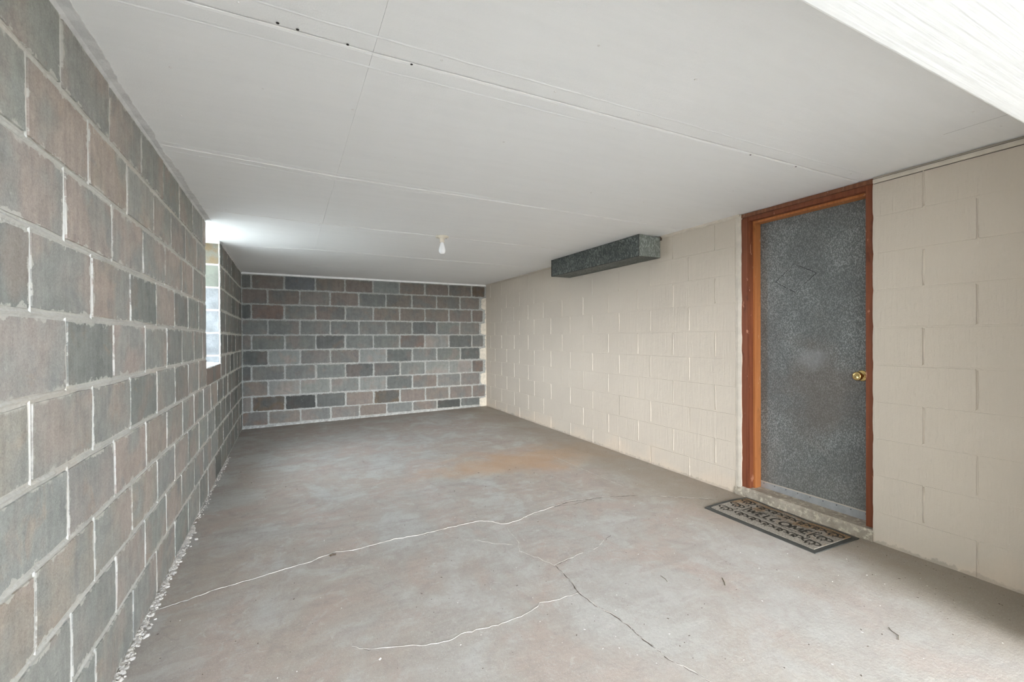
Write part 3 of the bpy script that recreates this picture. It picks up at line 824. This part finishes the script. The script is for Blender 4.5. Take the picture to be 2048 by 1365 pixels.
# ------------------------------------------------------------------ trims
def tbox(name, a, b, mt, label, bev=.002):
    bm = bmesh.new(); box(bm, a, b, bev); return struct(obj(name, bm, mt), label, 'trim')
tbox('trim_1', (XL + .002, YB - .016, ZC - .024), (2.0 * 0 + .16, YB - .001, ZC - .001), M_white, 'white strip along the top of the far wall, left length')
tbox('trim_2', (.162, YB - .016, ZC - .025), (XR - .004, YB - .001, ZC - .001), M_white, 'white strip along the top of the far wall, right length')
tbox('trim_3', (XL - .17, WY1 - .022, ZC - .024), (XL + .004, WY1 - .005, ZC + .001), M_white, 'short white strip over the window recess jamb')
tbox('trim_4', (XR - .016, .45, ZC - .036), (XR - .002, DY0 - .004, ZC - .014), M_creamtrim, 'cream moulding under the ceiling right of the door')
bm = bmesh.new(); box(bm, (XR - .0035, .45, ZC - .0385), (XR + .002, DY0 - .004, ZC - .0355)); box(bm, (XR - .0155, .45, ZC - .0145), (XR, DY0 - .004, ZC - .0125))
obj('painted_shadow_line', bm, M_dark_mark_shade, bpy.data.objects['trim_4'])  # dark strips painting the shade along both edges of the moulding
bm = bmesh.new(); prev = None
y = DY1 - .004
while y < 2.915:
    row = [bm.verts.new((XR - .018, y, ZC + .001)), bm.verts.new((XR - .012 + random.uniform(-.001, .001), y, ZC - .010)), bm.verts.new((XR - .001, y, ZC - .018 + random.uniform(-.003, .003)))]
    if prev:
        for a in range(2): bm.faces.new((prev[a], row[a], row[a + 1], prev[a + 1]))
    prev = row; y += .02
struct(obj('trim_5', bm, M_creamtrim), 'cream painted fillet under the ceiling between duct and door', 'trim')
bm = bmesh.new(); box(bm, (XR - .012, 4.335, ZC - .012), (XR - .001, YB - .018, ZC - .001), .002)
struct(obj('trim_6', bm, M_creamtrim), 'thin cream strip under the ceiling beyond the duct', 'trim')
bm = bmesh.new()
prev = None; y = WY1
while y < YB - .02:
    row = [bm.verts.new((XL + .016, y, ZC + .001)), bm.verts.new((XL + .012, y, ZC - .010)), bm.verts.new((XL, y, ZC - .014 + random.uniform(-.003, .003)))]
    if prev:
        for a in range(2): bm.faces.new((prev[a], row[a], row[a + 1], prev[a + 1]))
    prev = row; y += .03
struct(obj('trim_7', bm, M_compound), 'grey fillet under the ceiling beyond the window', 'trim')

# ------------------------------------------------------------------ door_1
door = empty('door_1', (XR, (DY0 + DY1) / 2, H0 - 1.07)); struct(door, 'galvanized metal-faced door in a red-brown wooden frame', 'door')
DI = Matrix.Translation(-Vector(door.location))
def dpart(name, bm, mt, label=None, parent=None):
    o = obj(name, bm, mt, None); o.parent = parent or door
    o.matrix_parent_inverse = DI.copy() if parent is None else Matrix()
    if label: o['label'] = label
    return o
zs = H0 - 1.073           # top of the step
ztop = ZC - .003
def zt_(y): return ztop
XF = XR + .012            # face of the frame
# concrete step filling the foot of the opening
bm = bmesh.new()
prev = None; n = 40
for i in range(n + 1):
    y = DY0 + .001 + (DY1 + .036 - DY0) * i / n
    zt2 = H0 - 1.069 - .012 * (1 - i / n); zf = fz(XR, y) - .01
    e = random.uniform(0, .005); q = random.uniform(0, .003)
    row = [bm.verts.new((XR - .010 - q, y, zf)), bm.verts.new((XR - .008 - q, y, zt2 - .012 - e)), bm.verts.new((XR + .000 + e, y, zt2 - .001 - q * .6)), bm.verts.new((XR + .17, y, zt2 + .001)), bm.verts.new((XR + .17, y, zf))]
    if prev:
        for a in range(4): bm.faces.new((prev[a], row[a], row[a + 1], prev[a + 1]))
    else: bm.faces.new(row)
    prev = row
bm.faces.new(prev[::-1]); bmesh.ops.recalc_face_normals(bm, faces=bm.faces)
o = dpart('threshold', bm, M_thresh, 'worn concrete doorstep with paint-splashed face')
yl, yr = 2.146, 1.334     # outer edges of the frame
# left jamb (hinge side), casing face, rebate, stop
bm = bmesh.new(); box(bm, (XF, 2.088, zs), (XR + .16, yl, ztop - .004), .0015); dpart('jamb', bm, M_frame)
bm = bmesh.new(); box(bm, (XF - .006, 2.098, zs), (XF + .001, yl - .001, ztop - .032), .002); dpart('casing_strip', bm, M_frame)
bm = bmesh.new(); box(bm, (XR + .050, 2.074, zs), (XR + .115, 2.0885, ztop - .052), .001); dpart('stop', bm, M_stop, 'lighter orange-brown door stop')
# right jamb (latch side)
bm = bmesh.new(); box(bm, (XF, yr, zs), (XR + .16, 1.374, ztop - .004), .0015); dpart('jamb', bm, M_frame)
bm = bmesh.new(); box(bm, (XR + .050, 1.3735, zs), (XR + .115, 1.384, ztop - .052), .001); dpart('stop', bm, M_stop, 'lighter orange-brown door stop')
# head: dark top fillet, casing, stop
bm = bmesh.new(); box(bm, (XF - .010, yr, ztop - .026), (XR + .16, yl, ztop), .002); dpart('head_fillet', bm, M_frame_head, 'dark weathered strip above the door head')
bm = bmesh.new(); box(bm, (XF, 1.374, ztop - .056), (XR + .16, 2.088, ztop - .026), .0015); dpart('head_jamb', bm, M_frame)
bm = bmesh.new(); box(bm, (XR + .050, 1.384, ztop - .072), (XR + .115, 2.074, ztop - .056), .001); dpart('head_stop', bm, M_stop, 'orange-brown stop under the door head')
# slab with galvanized skin
XD = XR + .115
bm = bmesh.new(); box(bm, (XD, 1.376, zs + .004), (XD + .042, 2.086, ztop - .058), .001)
dslab = dpart('door_slab', bm, M_door)
bm = bmesh.new(); box(bm, (XD - .004, 1.3845, zs - .006), (XD - .0002, 2.073, zs + .046), .0008); kp = dpart('kick_plate', bm, M_alu, 'aluminium strip across the foot of the door')
bm = bmesh.new(); box(bm, (XD - .003, 1.385, zs - .012), (XD + .03, 2.073, zs - .0065)); dpart('painted_gap_shade', bm, M_dark_mark_shade)  # dark strip painting the shade below the kick plate
bm = bmesh.new(); box(bm, (XD - .0065, 1.3845, zs + .044), (XD - .0002, 2.073, zs + .049), .0006); dpart('kick_plate_lip', bm, M_creamtrim, 'thin light lip above the kick strip')
for i in range(9):
    y = 1.42 + (2.05 - 1.42) * i / 8
    bm = bmesh.new(); lathe(bm, [(.0032, 0), (.0028, .0014), (0, .0018)], Matrix.Translation((XD - .004, y, zs + .034)) @ Matrix.Rotation(-math.pi / 2, 4, 'Y'), 10)
    dpart('screw', bm, M_steel_dark)
# pencilled diamond
bm = bmesh.new()
dm = [(1.838, .492), (1.695, .413), (1.831, .301), (1.965, .383), (1.838, .492)]
for a, b in zip(dm, dm[1:]):
    pts = [Vector((XD - .0004, a[0] + (b[0] - a[0]) * t / 6, H0 + a[1] + (b[1] - a[1]) * t / 6)) for t in range(7)]
    strip(bm, pts, [.0034 * random.uniform(.4, 1.1) for _ in pts], up_=(-1, 0, 0))
dpart('scratched_diamond', bm, M_dark_mark_shade, 'faint diamond scratched on the door')
# knob
KM = Matrix.Translation((XD, 1.440, H0 - .229)) @ Matrix.Rotation(-math.pi / 2, 4, 'Y')
bm = bmesh.new(); lathe(bm, [(0, 0), (.0325, 0), (.0325, .003), (.029, .007), (.020, .0085), (.0125, .010), (.0115, .024), (.0135, .030)], KM, 32)
rose = dpart('knob_rosette', bm, M_brass, 'round brass rose'); [setattr(p_, 'use_smooth', True) for p_ in rose.data.polygons]
bm = bmesh.new(); lathe(bm, [(.0125, .028), (.016, .031), (.0245, .038), (.0268, .046), (.0262, .056), (.0215, .0625), (.012, .0645), (.0105, .0635), (0, .0635)], KM, 32)
kn = dpart('door_knob', bm, M_brass, 'polished brass knob'); [setattr(p_, 'use_smooth', True) for p_ in kn.data.polygons]

# ------------------------------------------------------------------ duct
X0d, ya, yb = 2.667, 2.920, 4.327
zb1, zt1 = H0 + .698, ZC - .001
duct = empty('metal_duct', (2.79, 3.62, zb1)); tag(duct, 'boxed galvanized sheet-metal duct under the ceiling on the cream wall', 'duct')
PI_ = Matrix.Translation(-Vector(duct.location))
def upart(name, bm, mt, label=None):
    o = obj(name, bm, mt, None); o.parent = duct; o.matrix_parent_inverse = PI_.copy()
    if label: o['label'] = label
    return o
bm = bmesh.new(); box(bm, (X0d, ya + .001, zb1 + .001), (X0d + .0015, yb, zt1)); upart('front_sheet', bm, M_duct)
bm = bmesh.new(); box(bm, (X0d + .0016, ya + .002, zb1), (XR - .004, yb - .002, zb1 + .0015)); upart('bottom_sheet', bm, M_duct)
bm = bmesh.new()
pr = [(X0d + .0016, zb1 + .002), (X0d + .006, zb1 + .002), (XR - .006, zb1 + .004), (XR - .005, zt1 - .035), (XR - .004, zt1 - .012), (XR - .05, zt1 - .006), (XR - .075, zt1 - .012), (XR - .12, zt1 - .004), (X0d + .0016, zt1)]
A = [bm.verts.new((x, ya, z)) for x, z in pr]; B = [bm.verts.new((x, ya + .0015, z)) for x, z in pr]
bm.faces.new(A); bm.faces.new(B[::-1])
for i in range(len(A)):
    j = (i + 1) % len(A); bm.faces.new((A[i], A[j], B[j], B[i]))
bmesh.ops.recalc_face_normals(bm, faces=bm.faces)
upart('end_cap', bm, galv('bright_galvanized_cap', (.20, .22, .20), (.42, .45, .42), 120, False, .3), 'brighter folded end cap')
bm = bmesh.new(); box(bm, (X0d + .002, yb - .0015, zb1 + .002), (XR - .004, yb, zt1)); upart('end_cap', bm, M_duct)
bm = bmesh.new()
box(bm, (X0d - .0015, ya - .001, zb1 - .0012), (X0d + .004, yb, zb1 + .0025)); box(bm, (X0d - .0012, ya - .0015, zb1), (X0d + .0025, ya + .001, zt1)); box(bm, (X0d - .003, yb - .006, zb1 + .004), (X0d + .0, yb + .002, zt1 + .0))
upart('folded_seam', bm, plain('dark_folded_edge', (.05, .045, .04), .5, 0, 60, .1, .4))
bm = bmesh.new()
for k in range(1):
    y = ya + .3
    box(bm, (XR - .03 + random.uniform(-.006, .006), y, zb1 - .001), (XR - .003, y + .9, zb1 + .001))
upart('mounting_flange', bm, M_duct)
bm = bmesh.new(); box(bm, (XR - .006, ya - .018, zt1 - .035), (XR - .003, ya + .002, zt1 - .0)); upart('hanger_tab', bm, plain('rusty_tab', (.09, .065, .05), .7, 0))

# ------------------------------------------------------------------ ceiling lamp
LX, LY = 1.192, 3.721
lamp = empty('ceiling_lamp', (LX, LY, ZC)); tag(lamp, 'bare white bulb in a small cream ceiling lampholder', 'lamp')
def lpart(name, prof, mt, n=32, label=None):
    bm = bmesh.new(); lathe(bm, prof, Matrix(), n); o = obj(name, bm, mt, lamp, True)
    if label: o['label'] = label
    return o
M_porc = plain('cream_porcelain', (.72, .66, .55), .3, 0, 40, .04)
lpart('canopy', [(0, -.001), (.056, -.001), (.058, -.005), (.054, -.010), (.030, -.016), (.022, -.022)], M_porc)
lpart('socket', [(.022, -.020), (.0195, -.030), (.0195, -.048), (.0205, -.050), (.0205, -.054), (.015, -.055), (.015, -.048)], M_porc)
s = NT('opal_glass'); M_bulb = s.done((.88, .88, .87), None, .2)
s.b.inputs['Subsurface Weight'].default_value = 0
lpart('bulb', [(.014, -.050), (.0150, -.060), (.0185, -.075), (.0245, -.094), (.0285, -.110), (.0295, -.122), (.0280, -.134), (.0225, -.145), (.0130, -.152), (0, -.1545)], M_bulb)
bm = bmesh.new(); box(bm, (.034, -.004, -.020), (.040, .004, -.012), .001); obj('chain_stub', bm, M_alu, lamp)

# ------------------------------------------------------------------ doormat
mat_c = [(2.482, 2.100), (2.893, 2.092), (2.878, 1.384), (2.480, 1.396)]    # near-left, wall-left, wall-right, near-right
zmat = fz(2.68, 1.75)
mroot = empty('doormat', (2.68, 1.745, zmat)); tag(mroot, 'rubber-edged WELCOME doormat with scroll pattern on the floor before the door', 'doormat')
MI = Matrix.Translation(-Vector(mroot.location))
def mp(s_, t_, h=0.0):
    """s along the text (0 left, 1 right: towards the camera), t 0 room side, 1 door side"""
    a, b, c, d = [Vector((*q, 0)) for q in mat_c]
    p = (a * (1 - s_) + d * s_) * (1 - t_) + (b * (1 - s_) + c * s_) * t_
    bow = -.010 * math.sin(math.pi * s_) * t_ + .006 * math.sin(2 * math.pi * s_ + .6) * t_
    p.x += bow * .6
    lift = .003 + .010 * max(0, .10 - s_) / .10 * (4 * t_ * (1 - t_)) + .004 * math.sin(3 * math.pi * s_ + .4) ** 2 * t_
    p.z = fz(p.x, p.y) + lift + h
    return p
def mpart(name, bm, mt, label=None):
    o = obj(name, bm, mt, None); o.parent = mroot; o.matrix_parent_inverse = MI.copy()
    if label: o['label'] = label
    return o
def sheet(bm, s0, s1, t0, t1, h0, h1, ns, nt):
    G = [[(bm.verts.new(mp(s0 + (s1 - s0) * i / ns, t0 + (t1 - t0) * j / nt, h1))) for j in range(nt + 1)] for i in range(ns + 1)]
    L = [[(bm.verts.new(mp(s0 + (s1 - s0) * i / ns, t0 + (t1 - t0) * j / nt, h0))) for j in range(nt + 1)] for i in range(ns + 1)]
    for i in range(ns):
        for j in range(nt): bm.faces.new((G[i][j], G[i + 1][j], G[i + 1][j + 1], G[i][j + 1]))
    for i in range(ns):
        bm.faces.new((G[i][0], L[i][0], L[i + 1][0], G[i + 1][0])); bm.faces.new((G[i][nt], G[i + 1][nt], L[i + 1][nt], L[i][nt]))
    for j in range(nt):
        bm.faces.new((G[0][j], G[0][j + 1], L[0][j + 1], L[0][j])); bm.faces.new((G[ns][j], L[ns][j], L[ns][j + 1], G[ns][j + 1]))
    bmesh.ops.recalc_face_normals(bm, faces=bm.faces)
bm = bmesh.new(); sheet(bm, 0, 1, 0, 1, -.003, .002, 36, 12)
mpart('rubber_backing', bm, plain('dark_rubber', (.055, .057, .052), .6, .001, 60, .15))
s = NT('mat_bristles')
bn = s.noise(330, 2, .7); bb = s.noise(9, 4, .6); wx_ = s.sep()
c = s.mix(s.ramp(bn, .35, .62), (.09, .08, .065), (.40, .365, .31))
rust = s.ramp(s.math('ADD', wx_[0], s.ramp(bb, .3, .7, -.16, .16, False)), 2.70, 2.86, 0, .8)
c = s.mix(rust, c, s.mix(s.ramp(bn, .35, .62), (.07, .035, .015), (.36, .22, .10)))
M_brist = s.done(c, s.bump(bn, .003, 1), .95)
bm = bmesh.new(); sheet(bm, .035, .962, .085, .93, .0015, .0060, 60, 20)
fld = mpart('bristle_field', bm, M_brist)
M_ink = plain('black_rubber_relief', (.030, .026, .020), .75, 0, 60, .2)
FS0, FS1, FT0, FT1 = .045, .952, .10, .915
def fp(a, b, h=.0068): return mp(FS0 + (FS1 - FS0) * a, FT0 + (FT1 - FT0) * b, h)
def line(bm, pts, wd=.0045, closed=False):
    P = [fp(*q) for q in pts]; strip(bm, P, wd, h=.0012)
# centre band: rails and end bars
bm = bmesh.new()
for tb in (.365, .665):
    line(bm, [(.20 + .62 * i / 20, tb) for i in range(21)], .0036)
line(bm, [(.172, .34), (.188, .38), (.188, .65), (.172, .69)], .009); line(bm, [(.850, .34), (.836, .38), (.836, .65), (.850, .69)], .009)
mpart('band_rails', bm, M_ink)
# letters
L_ = {
'W': [[(0, 1), (.25, 0), (.5, .8), (.75, 0), (1, 1)]],
'E': [[(.9, 1), (0.05, 1), (0.05, 0), (.9, 0)], [(.05, .52), (.7, .52)]],
'L': [[(.1, 1), (.1, 0), (.9, 0)]],
'C': [[(.5 + .5 * math.cos(a), .5 + .5 * math.sin(a)) for a in [math.radians(q) for q in range(48, 316, 16)]]],
'O': [[(.5 + .52 * math.cos(a), .5 + .5 * math.sin(a)) for a in [math.radians(q) for q in range(0, 361, 18)]]],
'M': [[(0, 0), (.12, 1), (.5, .15), (.88, 1), (1, 0)]]}
pos = [('W', .208, .095), ('E', .322, .055), ('L', .396, .053), ('C', .466, .066), ('O', .552, .082), ('M', .652, .092), ('E', .764, .052)]
for ch, a0, wd in pos:
    bm = bmesh.new()
    for st in L_[ch]:
        q_ = [(a0 + wd * x, .415 + .20 * y) for x, y in st]; lw = .0125 if ch in 'MW' else .0145
        if len(st) > 8: line(bm, q_, lw)
        else:
            for e0, e1 in zip(q_, q_[1:]): line(bm, [e0, ((e0[0] + e1[0]) / 2, (e0[1] + e1[1]) / 2), e1], lw)
    o = mpart('letter', bm, M_ink)
# scrolls: pairs of C-curls mirrored, above, below and at both ends
bm = bmesh.new()
def curl(cx_, cy_, r, a0, turns, sgn=1):
    pts = []
    for i in range(15):
        t = i / 14; a = a0 + sgn * turns * 2 * math.pi * t; rr = r * (1 - .66 * t)
        pts.append((cx_ + rr * math.cos(a) * .60, cy_ + rr * math.sin(a)))
    line(bm, pts, .0105)
def motif(cx_, cy_, r):
    curl(cx_ - .034, cy_ + .01, r, math.radians(-50), .85, 1); curl(cx_ + .034, cy_ + .01, r, math.radians(230), .85, -1)
    line(bm, [(cx_ - .020, cy_ - r * .95), (cx_, cy_ - r * .1), (cx_ + .020, cy_ - r * .95)], .0075)
for i in range(5):
    cx_ = .245 + i * .134
    motif(cx_, .825, .095); motif(cx_, .195, .095)
for cx_ in (.075, .925):
    for cy_ in (.17, .50, .83):
        motif(cx_, cy_, .12)
for cx_ in (.145, .868):
    for cy_ in (.33, .67): line(bm, [(cx_ - .012, cy_ - .05), (cx_, cy_), (cx_ - .012, cy_ + .05)], .007)
mpart('scroll_relief', bm, M_ink)

# ------------------------------------------------------------------ litter
def litter(name, pts, wd, mt, label, cat, h=.002):
    bm = bmesh.new(); P = [Vector((x, y, fz(x, y) + .0015)) for x, y in pts]
    strip(bm, P, wd, h=h); return tag(obj(name, bm, mt), label, cat)
M_twig = plain('dry_twig', (.11, .095, .06), .9); M_straw = plain('pale_straw', (.50, .45, .33), .9); M_leaf = plain('dry_leaf', (.06, .045, .032), .9)
litter('twig', [(1.80, 1.41), (1.82, 1.428), (1.846, 1.462)], .0035, M_twig, 'dark green-brown twig lying on the slab out from the doormat', 'twig')
litter('twig', [(1.588, 1.555), (1.598, 1.575), (1.600, 1.61)], .0022, M_twig, 'thin short twig left of the darker twig on the slab', 'twig')
litter('twig', [(2.06, .86), (2.09, .872), (2.10, .90), (2.115, .915)], .0022, M_twig, 'tiny forked twig in the near right of the floor', 'twig')
litter('leaf_scrap', [(.19, 2.568), (.205, 2.575), (.222, 2.570)], .013, M_leaf, 'dark curled leaf scrap beside the long pale crack', 'leaf', .006)
litter('paint_chip', [(.285, 1.655), (.293, 1.662)], .008, M_white, 'small white chip on the slab left of centre', 'chip')
bm = bmesh.new()
for _ in range(520):
    x = random.uniform(XL + .03, XR - .03); y = .7 + abs(random.gauss(0, 1.9))
    if random.random() < .35: x = XR - abs(random.gauss(0, .35)) - .02
    if y > 6.6 or not (XL + .02 < x < XR - .02): continue
    if 2.44 < x < 2.91 and 1.34 < y < 2.14: continue
    r_ = random.uniform(.0008, .0024) * (1.0 if y < 3 else 1.5)
    M = Matrix.Translation((x, y, fz(x, y) + r_ * .3)) @ Matrix.Rotation(random.uniform(0, 6), 4, 'Z') @ Matrix.Diagonal((r_ * random.uniform(1, 2.6), r_, r_ * .5, 1))
    bmesh.ops.create_icosphere(bm, subdivisions=1, radius=1, matrix=M)
grit = obj('grit', bm, plain('dark_grit', (.09, .07, .055), .9)); tag(grit, 'dark grit and pale flakes scattered over the slab', 'grit', kind='stuff')
bm = bmesh.new()
for _ in range(120):
    x = random.uniform(XL + .1, XR - .2); y = .6 + abs(random.gauss(0, 1.1))
    if y > 5 or (2.42 < x < 2.9 and 1.3 < y < 2.2): continue
    r_ = random.uniform(.0006, .0018)
    M = Matrix.Translation((x, y, fz(x, y) + r_ * .3)) @ Matrix.Rotation(random.uniform(0, 6), 4, 'Z') @ Matrix.Diagonal((r_ * random.uniform(1, 3.5), r_, r_ * .5, 1))
    bmesh.ops.create_icosphere(bm, subdivisions=1, radius=1, matrix=M)
o = obj('pale_flakes', bm, M_white, grit); o['kind'] = 'stuff'
